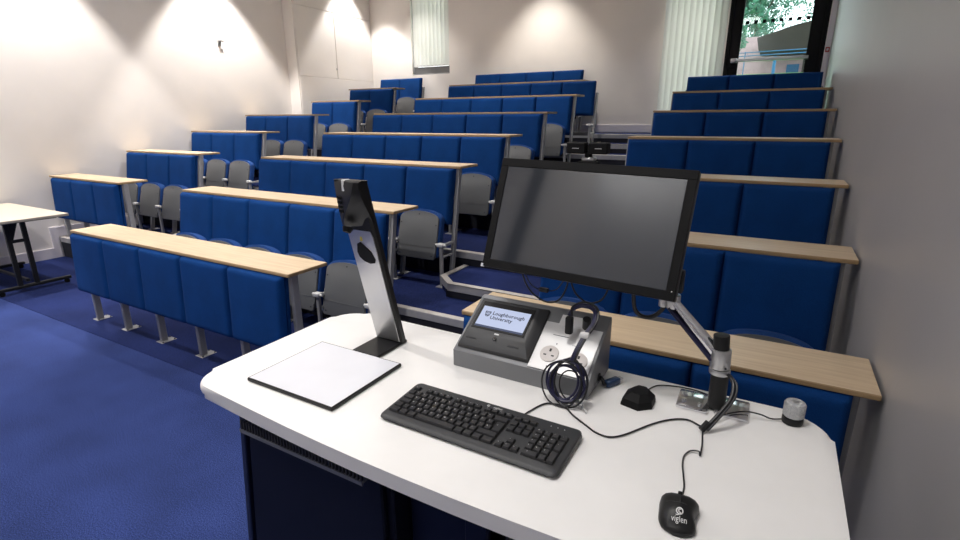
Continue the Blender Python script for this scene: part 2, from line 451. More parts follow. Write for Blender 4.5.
tag(obj('call_point', b, M['red']), 'small red emergency call point beside the black door frame', 'call point')
b = B(); b.box(DX1+.005, XR-.002, YB-.02, YB-.001, 1.42, DZ1, None, .003, 1); struct('trim_30', b, M['skirt'])

# hook on left wall
t = thing('wall_hook', 'small grey metal bracket high on the left wall', 'hook', (XL, 5.40, 2.78))
b = B(); b.box(0, .012, -.02, .02, -.05, .03, None, .003, 1); b.cyl((0.01, 0, .01), (.05, 0, .015), .012, .012); obj('back_plate', b, M['silver'], t)
b = B(); b.cyl((.045, -.005, .015), (.05, .045, .012), .009); b.cyl((.045, 0, .01), (.03, 0, -.06), .012, .006); obj('prong', b, M['shell'], t)

# ------------------------------------------------------------------ seating rows
W = .5
def seat_shell():
    b = B(); w = .207; n = 14
    # outline in (x,z): straight sides, arched top
    pts = [(-w, .02), (-w+.02, 0), (w-.02, 0), (w, .02), (w*.985, .345)]
    for i in range(1, n):
        a = PI*i/n; pts.append((w*.985*math.cos(a), .345+.068*math.sin(a)))
    pts.append((-w*.985, .345))
    b.prism(pts, -.012, .006, M['shell'], .004, 'y')
    for x in (-w+.006, w-.006):
        for z in (.03, .12):
            b.box(x-.006, x+.006, -.022, -.01, z, z+.03, M['shell'], .002, 1)
    for x, z in ((0, .385), (-.185, .3), (.185, .3), (-.17, .03), (.17, .03)):
        b.cyl((x, -.0145, z), (x, -.011, z), .006, None, M['dark'], 8)
    b.box(-w*.95, w*.95, -.016, -.011, .108, .112, M['shell'])
    return b.mesh('seat', M['shell'])
def seat_cushion():
    b = B(); w = .218; n = 14
    pts = [(-w, .05), (-w+.03, .02), (w-.03, .02), (w, .05), (w, .355)]
    for i in range(1, n):
        a = PI*i/n; pts.append((w*math.cos(a), .355+.078*math.sin(a)))
    pts.append((-w, .355))
    b.prism(pts, .006, .075, None, .016, 'y', seg=3)
    return b.mesh('cushion', M['cushion'], 50)
def panel_mesh(h, w=W):
    bm = bmesh.new(); nx, nz = 10, 10; hw = w/2-.0015
    b = B(); F = []; 
    def prof(u):  # 0..1 -> edge fall-off
        e = min(u, 1-u)*1.0
        return 1-(1-min(e/.06, 1))**2.6
    us = [0, .01, .03, .06, .1, .2, .35, .5, .65, .8, .9, .94, .97, .99, 1]
    grid = []
    for v in us:
        row = []
        for u in us:
            x = -hw+2*hw*u; z = -h*(1-v)
            d = .020+.038*prof(u)*prof(v) + .004*math.sin(PI*u)*math.sin(PI*v)
            row.append(b.bm.verts.new((x, .020-d, z)))
        grid.append(row)
    for j in range(len(us)-1):
        for i in range(len(us)-1):
            b.bm.faces.new([grid[j][i], grid[j][i+1], grid[j+1][i+1], grid[j+1][i]])
    # back board
    b.box(-w/2, w/2, .008, .028, -h, -.004)
    return b.mesh('backrest_panel', M['fabric'], 60)
SEAT, CUSH = seat_shell(), seat_cushion()
PANELS = {}
def post_mesh(h, H, lean):
    b = B(); b.box(-.016, .016, 0, .048, .006, h, None, .004, 1, shear=lambda c: Vector((c.x, c.y-lean*(H-c.z), c.z)))
    dy = -lean*H
    b.box(-.035, .05, -.02+dy, .095+dy, 0, .007, None, .002, 1)
    for x, y in ((-.026, .083), (.041, -.008), (.041, .083)): b.cyl((x, y+dy, .006), (x, y+dy, .012), .007, None, M['dark'], 8)
    return b.mesh('support_post', M['grey'])
def stand_mesh():
    b = B(); b.box(-.014, .014, -.014, .014, .005, .36, M['grey'], .003, 1)
    b.box(-.04, .045, -.045, .045, 0, .006, M['grey'], .002, 1)
    b.box(-.03, .03, -.03, .02, .355, .385, M['plate'], .006)
    b.box(-.012, .012, .0, .18, .345, .37, M['grey'], .003, 1)
    b.box(-.01, .01, .0, .16, .25, .265, M['grey'], .003, 1)
    b.cyl((-.05, -.005, .37), (.05, -.005, .37), .010, None, M['plate'], 10)
    return b.mesh('seat_bracket', M['grey'])
def beam_mesh(w):
    b = B(); b.box(0, w, .0, .03, .22, .27, None, .003, 1); return b.mesh('rear_beam', M['dark'])
STAND = stand_mesh()
POSTS = {}
def row(block, k, x0, n, dx1, seats=True, desk=True, label='', postl=False, nseat=None):
    """block row k; desktop from x0 to dx1, n panels starting at x0+.01"""
    T = .2505 if (block == 'l' and k == 2) else Tk[k]; H = Zk[k]-T
    t = thing('bench_row', label, 'seating', (x0, Yk[k], T), group='fixed seating rows of the lecture theatre')
    xs = .05 if postl else .01
    TH = .020; lean = .17 if seats else .0; plean = .17 if seats else .06
    if desk:
        b = B(); b.box(0, dx1-x0, 0, .303, H, H+TH, M['beech_edge'], .003, 1)
        b.box(.002, dx1-x0-.002, .002, .301, H+TH+.0002, H+TH+.001, M['beech'])
        obj('desktop', b, M['beech'], t)
    h = .488 if k <= 2 else .482
    if h not in PANELS: PANELS[h] = panel_mesh(h)
    def post(hh):
        key = (round(H, 3), round(hh, 3), lean)
        if key not in POSTS: POSTS[key] = post_mesh(hh, H, lean)
        return POSTS[key]
    for i in range(n):
        link('backrest_panel' if seats else 'front_panel', PANELS[h], t, (xs+(W-(.006 if block == 'l' else 0))*(i+.5)+(.006 if block == 'l' else (-.004 if not seats else -.001 if block == 'r' else -.010)), -.002 if seats else .014, H-.001), (-math.atan(plean), 0, 0))
    for i in range(n+1):
        x = xs+W*i+(.0 if i == 0 and not postl else (-.030 if i == 0 else -.045))
        if i == n: x = xs+W*n+.004
        short = not desk or (i == n and dx1-x0 < W*n)
        link('support_post', post(H-.16 if short else H-.002), t, (x, .034 if seats else .046, 0))
    if seats:
        ns = n if nseat is None else nseat
        b = beam_mesh(W*n); link('rear_beam', b, t, (xs, -.19, 0))
        for i in range(ns):
            s = link('seat', SEAT, t, (xs+W*(i+.5)-.005, -.275, .225), (R(-14), 0, 0))
            link('cushion', CUSH, s)
        for i in range(n+1):
            link('seat_bracket', STAND, t, (xs+W*i+(.016 if i == n else 0)+(.02 if i == 0 else 0), -.272, 0))
    return t
cL, cR, lL, lL2, lR, rL, rR = -4.906, -2.348, -7.62, -7.137, -6.05, -1.182, .393
ordn = {1: 'front', 2: 'second', 3: 'third', 4: 'fourth', 5: 'fifth', 6: 'sixth', 7: 'seventh', 8: 'rearmost'}
row('c', 1, cL, 5, cR, seats=False, label='front row of the wide centre block, five blue panels under a pale beech desk')
for k in range(2, 7):
    row('c', k, cL, 5, cR, label='%s row from the front in the wide centre block, blue panels with tip-up seats' % ordn[k])
row('c', 7, cL, 5, cL+2.33, nseat=4, label='last desk row of the centre block, just before the deskless rear seats')
row('c', 8, cL, 4, 0, desk=False, label='rearmost centre seats, four blue backrests without a desk against the back wall')
lo = {2: 'front', 3: 'second', 4: 'third', 5: 'fourth', 6: 'fifth', 7: 'sixth'}
for k in range(2, 6):
    row('l', k, lL, 3, lR, seats=(k > 2), postl=True,
        label='%s row from the front of the left block by the white wall, three blue panels' % lo[k])
for k in (6, 7):
    row('l', k, lL2, 2, lR, postl=True, label='%s row from the front of the left block, two panels beside the boxed-in wall' % lo[k])
row('l', 8, lL2, 2, 0, desk=False, postl=True, label='rearmost pair of blue backrests in the left block below the small window')
for k in range(1, 7):
    row('r', k, rL, 3, rR, seats=(k > 1), label=('front row of the right block directly behind the lectern, three blue panels' if k == 1 else
        '%s row from the front of the right block beside the grey side wall' % ordn[k]))
row('r', 7, rL, 3, 0, desk=False, label='rearmost right row, three blue backrests without a desk below the glass door')

# ------------------------------------------------------------------ folding table on the left
t = thing('folding_table', 'cream topped table on black folding legs with castors by the left wall', 'table', (-6.9, 2.06, 0))
def rel(x, y, z): return (x+6.9, y-2.06, z)
b = B(); b.box(-.70, .70, -.36, .36, .713, .738, M['edge'], .003, 1); b.box(-.697, .697, -.357, .357, .7381, .7392, M['tabletop']); obj('tabletop', b, M['tabletop'], t)
for x in (.55, -.55):
    b = B()
    b.box(x-.02, x+.02, -.31, .31, .045, .075, None, .004, 1)
    b.box(x-.018, x+.018, -.135, -.095, .07, .70, None, .004, 1); b.box(x-.018, x+.018, .0, .04, .07, .70, None, .004, 1)
    b.box(x-.012, x+.012, -.11, .02, .50, .53, None, .003, 1)
    b.box(x-.025, x+.025, -.3, .3, .69, .713, None, .003, 1)
    b.prism([(-.10, .69), (-.10, .52), (-.085, .52), (-.02, .69)], x-.006, x+.006, None, 0, 'x')
    lg = obj('leg_frame', b, M['black'], t)
    for y in (-.27, .27):
        c = B(); c.cyl((x-.012, y, .026), (x+.012, y, .026), .024, None, None, 16, .004); c.box(x-.018, x+.018, y-.012, y+.012, .035, .05, None, .003, 1)
        obj('caster', c, M['blackm'], lg)
b = B(); b.box(-.55, .55, -.06, -.03, .10, .13, None, .004, 1); b.box(-.55, .55, -.30, -.28, .685, .712, None, .003, 1); obj('stretcher', b, M['black'], t)

# ------------------------------------------------------------------ lectern
t = thing('lectern', 'white topped lectern with dark navy cabinets standing in front of the seating', 'lectern', (-.57, 1.02, 0))
def rnd(x0, x1, y0, y1, r, bow=0., n=8):
    P = []
    for cx, cy, a0 in ((x1-r, y1-r, 0), (x0+r, y1-r, 90)):
        for i in range(n+1):
            a = R(a0+90*i/n); P.append((cx+r*math.cos(a), cy+r*math.sin(a)))
    rf = r*.75
    for i in range(n+1):
        a = R(180+90*i/n*.95); P.append((x0+rf+rf*math.cos(a), y0+rf+rf*math.sin(a)))
    for i in range(1, 12):
        u = i/12; P.append((x0+rf+(x1-x0-2*rf)*u, y0-bow*math.sin(PI*u)))
    for i in range(n+1):
        a = R(270+90*i/n); P.append((x1-rf+rf*math.cos(a), y0+rf+rf*math.sin(a)))
    return P
ox_, oy_ = .57, -1.02
b = B(); b.prism([(x+ox_, y+oy_) for x, y in rnd(-1.346, .197, .712, 1.350, .100, .032)], .912, .95, None, .0165, 'z', seg=4)
obj('worktop', b, M['white'], t, angle=50)
def cab(x0, x1, y0, y1, z0, z1, m, fl=0., nm='cabinet'):
    sh = (lambda c: Vector((c.x-(fl*(.9-c.z) if c.x < (x0+x1)/2+ox_ else 0), c.y, c.z))) if fl else None
    b = B(); b.box(x0+ox_, x1+ox_, y0+oy_, y1+oy_, z0, z1, None, .004, 1, shear=sh); return obj(nm, b, m, t)
c1 = cab(-1.20, -.68, .775, 1.29, .05, .911, M['navy'], .11)
b = B(); sh = lambda c: Vector((c.x-(.11*(.9-c.z) if c.x < -.3 else 0), c.y, c.z))
b.box(-1.165+ox_, -.70+ox_, .757+oy_, .775+oy_, .08, .86, None, .004, 1, shear=sh); obj('door', b, M['navy'], c1)
b = B(); b.box(-1.2+ox_, -1.18+ox_, .755+oy_, .775+oy_, .06, .905, None, .003, 1, shear=sh); obj('edge_strip', b, M['navy_edge'], c1)
b = B(); b.box(-1.185+ox_, -1.15+ox_, .76+oy_, .775+oy_, .80, .90, None, .003, 1); obj('hinge', b, M['blackm'], c1)
cab(-.675, -.50, .83, .85, .03, .911, M['navy2'], nm='side_panel')
cab(-.50, -.44, .80, .82, .03, .911, M['navy2'], nm='side_panel')
cab(-.68, -.10, 1.25, 1.27, .03, .911, M['navy'], nm='back_panel')
cab(-.10, .16, .79, 1.29, .03, .911, M['navy'])
for x0, x1 in ((-1.15, -.72), (-.36, -.02)):
    b = B(); b.box(x0+ox_, x1+ox_, .722+oy_, .757+oy_, .846, .854, M['boxgrey'], .002, 1)
    n = int((x1-x0)/.011)
    for i in range(n): b.box(x0+.004+i*.011+ox_, x0+.009+i*.011+ox_, .719+oy_, .726+oy_, .850, .880, M['dark'])
    b.box(x0+ox_, x1+ox_, .717+oy_, .721+oy_, .844, .854, M['boxgrey'])
    obj('cable_tray', b, M['boxgrey'], t)
TOP = .95

# presentation pad
b = B(); b.box(-.160, .160, -.139, .139, 0, .0103, M['black'], .002, 1); b.box(-.1555, .1555, -.1345, .1345, .0101, .0106, M['pad'])
o = obj('display_pad', b, M['pad'], loc=(-1.033, .927, TOP+.001)); tag(o, 'flat white pad with a black edge lying in front of the document camera', 'pad')

# ------------------------------------------------------------------ document camera
t = thing('document_camera', 'black and silver document camera leaning over the flat white pad', 'document camera', (-1.017, 1.14, TOP+.0005))
b = B(); b.box(-.052, .052, -.073, .075, 0, .009, None, .003, 1); obj('base', b, M['black'], t)
def colsec(z):  # y of the back edge at height z above desk
    return lerp(.075, -.064, min(1, z/.533)) if False else .072-.262*z+.0*z*z
def lerp(a, b_, t_): return a+(b_-a)*t_
b = B()
rings = []
for z in (.004, .02, .1, .2, .3, .395, .46, .5, .528, .534):
    yb = .075-.258*z
    th = .030
    yf = yb-th
    wl = .0525; r = .007 if z < .53 else .004
    if z < .01: yf = yb-.03
    rings.append([(-wl, yf+r, z), (-wl+r, yf, z), (wl-r, yf, z), (wl, yf+r, z), (wl, yb-r, z), (wl-r, yb, z), (-wl+r, yb, z), (-wl, yb-r, z)])
b.loft(rings, M['black']); col_ = obj('column', b, M['black'], t, angle=40)
b = B(); rings = []
for z in (.012, .1, .2, .3, .372, .388):
    yf = .075-.258*z-.030
    w = .046 if z < .38 else .040
    rings.append([(-w, yf-.0025, z), (w, yf-.0025, z), (w, yf+.004, z), (-w, yf+.004, z)])
b.loft(rings, M['silver'])
o = obj('front_plate', b, M['silver'], col_); o['label'] = 'brushed silver front plate'
# dark scooped lamp recess in the silver plate
b = B(); pts = [(-.028, .318), (-.020, .345), (-.006, .352), (.026, .325), (.036, .300), (.030, .288), (.012, .284), (-.010, .290), (-.024, .302)]
sh = [(x, .075-.258*z-.034, z) for x, z in pts]; sh2 = [(x, .075-.258*z-.029, z) for x, z in pts]
b.loft([sh, sh2], M['blackm']); obj('lamp_recess', b, M['blackm'], col_)
b = B(); b.box(-.004, .004, .075-.258*.363-.0345, .075-.258*.363-.030, .356, .370, None, .001, 1); obj('marker', b, M['yellow'], col_)
# head: shield-like front block tapering down
b = B(); rings = []
for z, yl, yr, xr in ((.392, -.060, -.060, -.044), (.404, -.072, -.074, -.036), (.43, -.078, -.088, -.020), (.46, -.083, -.098, .006), (.49, -.087, -.107, .028), (.52, -.091, -.112, .042), (.531, -.090, -.110, .044), (.535, -.084, -.102, .042)):
    yb = .075-.258*z-.020
    rings.append([(-.0525, yb, z), (-.0525, yl+.004, z), (-.0485, yl, z), (xr-.004, yr, z), (xr+.001, yr+.004, z), (.0525, min(yb-.002, yr+.004+(.0525-xr)*.30), z), (.0525, yb, z)])
b.loft(rings, M['black']); hd = obj('camera_head', b, M['black'], t, angle=38)
b = B()
for i in range(4):
    for j in range(2):
        b.cyl((-.040+j*.012, -.078-.002*i, .445+i*.013), (-.040+j*.012, -.0862-.0016*i-.005*j, .445+i*.013), .0042, None, None, 12)
obj('button', b, M['blackm'], hd)
b = B(); b.box(-.012, -.003, -.1025, -.075, .505, .5365, None, .002, 1); o = obj('light_strip', b, M['ink'], hd); o['label'] = 'white stripe over the top of the head'
b = B(); b.cyl((-.015, -.085, .400), (-.015, -.092, .388), .016, .011, M['blackm'], 16); obj('lens', b, M['blackm'], hd)

# ------------------------------------------------------------------ control box
t = thing('control_box', 'grey sloping control box with touch panel and white socket plate on the lectern', 'control box', (-.547, 1.15, TOP+.0005))
x0, x1 = -.201, .206
b = B(); prof = [(0, 0), (0, .050), (.178, .158), (.183, .163), (.190, .163), (.193, .157), (.193, 0)]
b.prism(prof, x0, x1, None, .003, 'x'); hs = obj('housing', b, M['boxgrey'], t)
S0 = Vector((0, 0, .0525)); sd = Vector((0, .853, .5216)); sn = Vector((0, -.5216, .853)); ux = Vector((1, 0, 0))
SM = Matrix(((1, 0, 0, .547), (0, sd.y, sn.y, 0.0), (0, sd.z, sn.z, .0525), (0, 0, 0, 1)))  # local (x_world, s, height)
SM = SM.copy()
def slope_obj(name, b, m, parent): 
    bmesh.ops.transform(b.bm, matrix=SM, verts=b.bm.verts[:]); return obj(name, b, m, parent)
b = B(); b.box(-.512, -.348, .002, .160, 0, .002, M['plate'], .0008, 1)
b.box(-.478, -.432, .117, .119, .002, .0024, M['ink2']); b.box(-.415, -.40, .095, .096, .002, .0024, M['ink2'])
b.box(-.459, -.456, .088, .092, .002, .0024, M['ink2']); b.box(-.462, -.457, .013, .017, .002, .0024, M['ink2'])
pl = slope_obj('socket_plate', b, M['plate'], t); pl['label'] = 'white socket plate'
b = B(); b.box(-.475, -.392, .155, .192, 0, .003, M['plate'], .0008, 1); slope_obj('connector_plate', b, M['plate'], t)
for sx, ss in ((-.466, .054), (-.385, .050)):
    b = B(); b.cyl((sx, ss, .0015), (sx, ss, .005), .026, None, M['socket'], 32, .001)
    for dx, dy, w, h in ((0, .011, .003, .005), (-.011, -.006, .004, .002), (.011, -.006, .004, .002)):
        b.box(sx+dx-w, sx+dx+w, ss+dy-h, ss+dy+h, .0049, .0053, M['dark'])
    slope_obj('power_socket', b, M['socket'], t)
# touch panel
b = B()
ring = lambda x0_, x1_, s0, s1, h: [(x0_, s0, h), (x1_, s0, h), (x1_, s1, h), (x0_, s1, h)]
b.loft([ring(-.737, -.514, .012, .194, 0), ring(-.735, -.516, .016, .193, .010), ring(-.722, -.534, .052, .180, .026), ring(-.716, -.542, .066, .173, .027)], M['kbody'])
tp = slope_obj('touch_panel', b, M['kbody'], t)
b = B(); b.box(-.714, -.545, .070, .170, .0265, .0285, M['black'], .001, 1); slope_obj('bezel', b, M['black'], tp)
b = B(); b.poly([(-.705, .083, .0288), (-.552, .083, .0288), (-.552, .152, .0288), (-.705, .152, .0288)], M['lcd'])
b.box(-.705, -.552, .0765, .083, .0285, .0289, M['lcdbar'])
# crest: four quarters of a shield
cx, cy, q = -.682, .125, .0062
Z = .0291
b.poly([(cx-q*1.5, cy+.001, Z), (cx-.001, cy+.001, Z), (cx-.001, cy+q*1.5, Z), (cx-q*1.5, cy+q*1.5, Z)], M['lcdink'])
b.poly([(cx+.001, cy+.001, Z), (cx+q*1.5, cy+.001, Z), (cx+q*1.5, cy+q*1.5, Z), (cx+.001, cy+q*1.5, Z)], M['lcdink'])
b.poly([(cx-q*1.4, cy-.001, Z), (cx-q*1.1, cy-q, Z), (cx-.001, cy-q*1.9, Z), (cx-.001, cy-.001, Z)], M['lcdink'])
b.poly([(cx+.001, cy-.001, Z), (cx+.001, cy-q*1.9, Z), (cx+q*1.1, cy-q, Z), (cx+q*1.4, cy-.001, Z)], M['lcdink'])
for i in (-1, 1):
    b.poly([(cx+i*q*.75-.0006, cy-q*.9, Z+.0001), (cx+i*q*.75+.0006, cy-q*.9, Z+.0001), (cx+i*q*.75+.0006, cy+q*1.3, Z+.0001), (cx+i*q*.75-.0006, cy+q*1.3, Z+.0001)], M['lcd'])
    b.poly([(cx+i*q*.75-.003, cy+q*.7, Z+.0001), (cx+i*q*.75+.003, cy+q*.7, Z+.0001), (cx+i*q*.75+.003, cy+q*.85, Z+.0001), (cx+i*q*.75-.003, cy+q*.85, Z+.0001)], M['lcd'])
add_text(b, 'Loughborough', .0175, M['lcdink'], Matrix.Translation((-.616, .130, Z)), .0003)
add_text(b, 'University', .0175, M['lcdink'], Matrix.Translation((-.634, .1135, Z)), .0003)
o = slope_obj('screen', b, M['lcd'], tp); o['label'] = 'lit white screen with crest and university name'
b = B(); b.box(-.632, -.618, .060, .064, .0265, .0275, M['ink'])
b.cyl((-.625, .048, .022), (-.625, .046, .0262), .0055, None, M['black'], 16); b.tube([(-.625+.003*math.cos(a), .047+.003*math.sin(a), .0264) for a in [k*PI/6 for k in range(13)]], .0005, M['ink'], 4, 1)
slope_obj('power_button', b, M['black'], tp)
b = B()
for sx in (-.70, -.565):
    for i in range(7): b.box(sx-.016+i*.005, sx-.0135+i*.005, .036, .048, .0175, .0215, M['dark'])
slope_obj('speaker_slots', b, M['dark'], tp)
b = B(); b.cyl((.206, .095, .022), (.209, .095, .022), .011, None, M['dark'], 16); b.cyl((.206, .07, .012), (.209, .07, .012), .006, None, M['silver'], 12); obj('side_port', b, M['dark'], t)

# ------------------------------------------------------------------ cable coil hanging over the box front
t = thing('cable_coil', 'coiled navy and black cables standing against the control box front', 'cables', (0, 0, 0))
b = B()
rnd_ = random.Random(3)
for j in range(8):
    rx = rnd_.uniform(.034, .054); rz = rnd_.uniform(.040, .056); ph = rnd_.uniform(-.3, .3)
    cxx = -.387+rnd_.uniform(-.014, .014); czz = 1.006+rnd_.uniform(-.004, .008)
    pts = []
    for i in range(25):
        a = 2*PI*i/24+ph
        z = czz+rz*math.sin(a); pts.append((cxx+rx*math.cos(a), 1.118+.35*(z-1.0)+.004*math.sin(a*2+j)-.004*j*.5, max(z, .954)))
    b.tube(pts, .0032 if j < 5 else .0022, M['bcable'] if j < 5 else M['cable'], 7, 2)
obj('cable_loops', b, M['bcable'], t)
for dx, m in ((0, 'bcable'), (.005, 'cable'), (-.004, 'bcable')):
    b = B(); b.tube([(-.378+dx, 1.128, 1.062), (-.372+dx, 1.142, 1.088), (-.362+dx, 1.17, 1.118), (-.352+dx, 1.21, 1.142), (-.362+dx, 1.245, 1.162+dx), (-.395, 1.25+dx, 1.170+dx), (-.424, 1.245, 1.155+dx), (-.430+dx, 1.243, 1.135)], .0034, M[m], 7)
    obj('cable_lead', b, M[m], t)
b = B(); b.box(-.375, -.352, 1.160, 1.178, 1.112, 1.126, None, .004, 2); obj('cable_tie', b, M['ink'], t)
b = B(); b.box(-.438, -.418, 1.225, 1.245, 1.085, 1.135, M['black'], .005); b.cyl((-.39, 1.265, 1.10), (-.385, 1.25, 1.13), .011, None, M['black'], 14)
obj('plug', b, M['black'], t)
b = B(); b.cyl((-.358, 1.112, .966), (-.338, 1.098, .960), .0055, None, M['silver'], 12); b.cyl((-.338, 1.098, .960), (-.322, 1.087, .956), .0028, .002, M['silver'], 10)
o = obj('jack_plug', b, M['silver'], t); o['label'] = 'silver audio jack plug'
b = B()
pts = []
for i in range(21):
    a = PI*.2+2.4*PI*i/20
    pts.append((-.375+.03*math.cos(a), 1.115, 1.0+.042*math.sin(a)))
b.tube(pts, .0018, M['cable'], 6, 2); obj('thin_cable', b, M['cable'], t)

# blue adapter lead
t = thing('adapter_lead', 'short blue plug lead coming out of the control box side', 'plug')
b = B(); q = Matrix.Translation((-.306, 1.262, TOP+.010)) @ Matrix.Rotation(R(62), 4, 'Z')
b.box(-.028, .020, -.010, .010, -.009, .009, None, .004, 2, q); b.box(.020, .032, -.007, .007, -.005, .005, M['silver'], .001, 1, q)
obj('plug_body', b, M['blueplug'], t)
b = B(); b.tube([(-.337, 1.245, .974), (-.328, 1.238, .970), (-.322, 1.233, .962), (-.318, 1.240, .960)], .005, M['cable'], 8); obj('lead', b, M['cable'], t)

# ------------------------------------------------------------------ keyboard
t = thing('keyboard', 'black wired keyboard lying on the front of the white lectern top', 'keyboard', (-.5245, .905, TOP+.0005))
t.scale = (1.012, 1.05, 1)
def ztop(y): return lerp(.0125, .0215, (y+.08)/.16)
b = B(); hw, hd_ = .226, .080
rings = []
def kr(w, d0, d1, zf):
    P = []; r = .014
    for cx, cy, a0 in ((w-r, d1-r, 0), (-w+r, d1-r, 90), (-w+r, d0+r, 180), (w-r, d0+r, 270)):
        for i in range(5):
            a = R(a0+22.5*i); x = cx+r*math.cos(a); y = cy+r*math.sin(a); P.append((x, y, zf(y)))
    return P
b.loft([kr(hw-.006, -hd_+.006, hd_-.004, lambda y: 0), kr(hw, -hd_, hd_, lambda y: .004+.2*ztop(y)), kr(hw-.001, -hd_+.002, hd_-.001, lambda y: ztop(y)-.003), kr(hw-.006, -hd_+.008, hd_-.005, lambda y: ztop(y))], M['kbody'])
kb = obj('body', b, M['kbody'], t, angle=45)
U = .0187
kx0 = -.2145
def well(x0_, x1_, y0_, y1_):
    b = B()
    pz = .0004
    b.poly([(x0_, y0_, ztop(y0_)+pz), (x1_, y0_, ztop(y0_)+pz), (x1_, y1_, ztop(y1_)+pz), (x0_, y1_, ztop(y1_)+pz)], M['black'])
    b.poly([(x0_, y0_, ztop(y0_)), (x0_, y1_, ztop(y1_)), (x1_, y1_, ztop(y1_)), (x1_, y0_, ztop(y0_))], M['black'])
    obj('key_well', b, M['black'], t)
rows_y = [-.0455, -.0275, -.0095, .0085, .0265, .0485]   # space row ... number row, fn row centres
well(kx0-.001, kx0+15*U+.001, -.056, .0365); navx = kx0+15*U+.006; well(navx, navx+3*U, .0, .0365)
well(navx, navx+3*U, -.056, -.0375); well(navx+U, navx+2*U, -.038, -.0195)
numx = navx+3*U+.006; well(numx, numx+4*U, -.056, .0365)
fx = [(0, 1)]+[(2+i, 1) for i in range(4)]+[(6.5+i, 1) for i in range(4)]+[(11+i, 1) for i in range(4)]
for a_, c_ in ((0, 1), (2, 6), (6.5, 10.5), (11, 15)): well(kx0+a_*U-.0005, kx0+c_*U+.0005, .041, .056)
well(navx, navx+3*U, .041, .056)
keys = []
def K(x, y, w=1., h=1., s='', base=None): keys.append((x, y, w, h, s))
for i, (a_, w_) in enumerate(fx): K(kx0+a_*U, 5, w_, .72, ['', 'F1', 'F2', 'F3', 'F4', 'F5', 'F6', 'F7', 'F8', 'F9', 'F10', 'F11', 'F12'][i] if i else 'Esc')
for i in range(13): K(kx0+i*U, 4, 1, 1, '`1234567890-='[i])
K(kx0+13*U, 4, 2)
K(kx0, 3, 1.5); 
for i in range(12): K(kx0+(1.5+i)*U, 3, 1, 1, 'QWERTYUIOP[]'[i])
K(kx0, 2, 1.75)
for i in range(12): K(kx0+(1.75+i)*U, 2, 1, 1, "ASDFGHJKL;'#"[i])
K(kx0+13.75*U, 2.5, 1.25, 2.0, '<')
K(kx0, 1, 1.25)
for i in range(11): K(kx0+(1.25+i)*U, 1, 1, 1, '\\ZXCVBNM,./'[i])
K(kx0+12.25*U, 1, 2.75, 1, '')
for x_, w_ in ((0, 1.5), (1.5, 1.25), (2.75, 1.25), (4, 5.75), (9.75, 1.25), (11, 1.25), (12.25, 1.25), (13.5, 1.5)): K(kx0+x_*U, 0, w_)
for i in range(3):
    K(navx+i*U, 4); K(navx+i*U, 3); K(navx+i*U, 0, 1, 1, ('<', 'v', '>')[i])
K(navx+U, 1, 1, 1, '^')
for i in range(4): K(numx+i*U, 4, 1, 1, '#/*-'[i])
for r_, s in ((3, '789'), (2, '456'), (1, '123')):
    for i in range(3): K(numx+i*U, r_, 1, 1, s[i])
K(numx, 0, 2, 1, '0'); K(numx+2*U, 0, 1, 1, '.'); K(numx+3*U, 2.5, 1, 2, '+'); K(numx+3*U, .5, 1, 2)
extra = [(navx+i*U, 5, 1, .72, '') for i in range(3)]
keys += extra
def ky(r_):
    if r_ == 5: return .0485
    return -.0467+.0185*r_
def cap(b, x, r_, w, h, s):
    y = ky(r_); cx_ = w*U/2; hh = .0185*h/2-.0008; ww = w*U/2-.0010
    z0_ = ztop(y)-.0002; z1_ = z0_+.0068; tt = lambda dy: z1_+.056*dy
    R0 = [(-ww, -hh, z0_), (ww, -hh, z0_), (ww, hh, z0_+.001), (-ww, hh, z0_+.001)]
    R1 = [(-ww+.0015, -hh+.0012, z1_-.0012-.02*hh), (ww-.0015, -hh+.0012, z1_-.0012), (ww-.0015, hh-.002, z1_-.0006), (-ww+.0015, hh-.002, z1_-.0006)]
    R2 = [(-ww+.0024, -hh+.002, z1_-.0004), (ww-.0024, -hh+.002, z1_-.0004), (ww-.0024, hh-.003, z1_), (-ww+.0024, hh-.003, z1_)]
    T_ = Vector((x+cx_, y, 0))
    b.loft([[T_+Vector(p) for p in rg] for rg in (R0, R1, R2)], M['key'])
    if s: add_text(b, s, .0052 if len(s) == 1 else .0036, M['ink'], Matrix.Translation(T_+Vector((-ww*.35, hh*.15, z1_+.0002))))
for i, kk in enumerate(keys[:100]):
    b = B(); cap(b, *kk); obj('key', b, M['key'], t, angle=30)
if len(keys) > 100:
    b = B()
    for kk in keys[100:]: cap(b, *kk)
    o = obj('keys', b, M['key'], t, angle=30); o['kind'] = 'stuff'
b = B(); zt0 = ztop(.068)+.0004
add_text(b, 'viglen', .0105, M['ink'], Matrix.Translation((.018, .0645, zt0)))
b.tube([(-.008+.0035*math.cos(a), .0655+.0035*math.sin(a), zt0) for a in [k*PI/5 for k in range(11)]], .0006, M['ink'], 4, 1)
b.box(-.0085, -.0065, .0635, .0670, zt0-.0003, zt0+.0002, M['ink'])
obj('logo', b, M['ink'], t)
b = B()
for i in range(3): b.cyl((numx+.022+i*.016, .060, ztop(.06)-.0004), (numx+.022+i*.016, .060, ztop(.06)+.0006), .0012, None, M['ink'], 8)
obj('indicator_light', b, M['ink'], t)
def desk_cable(pts, r, z=TOP): return [(x+.0, y, z+r+.0006 if len(p_) == 2 else p_[2]) for p_ in pts for (x, y) in [p_[:2]]]
b = B(); off_ = Vector((.5245, -.905, -TOP-.0005))
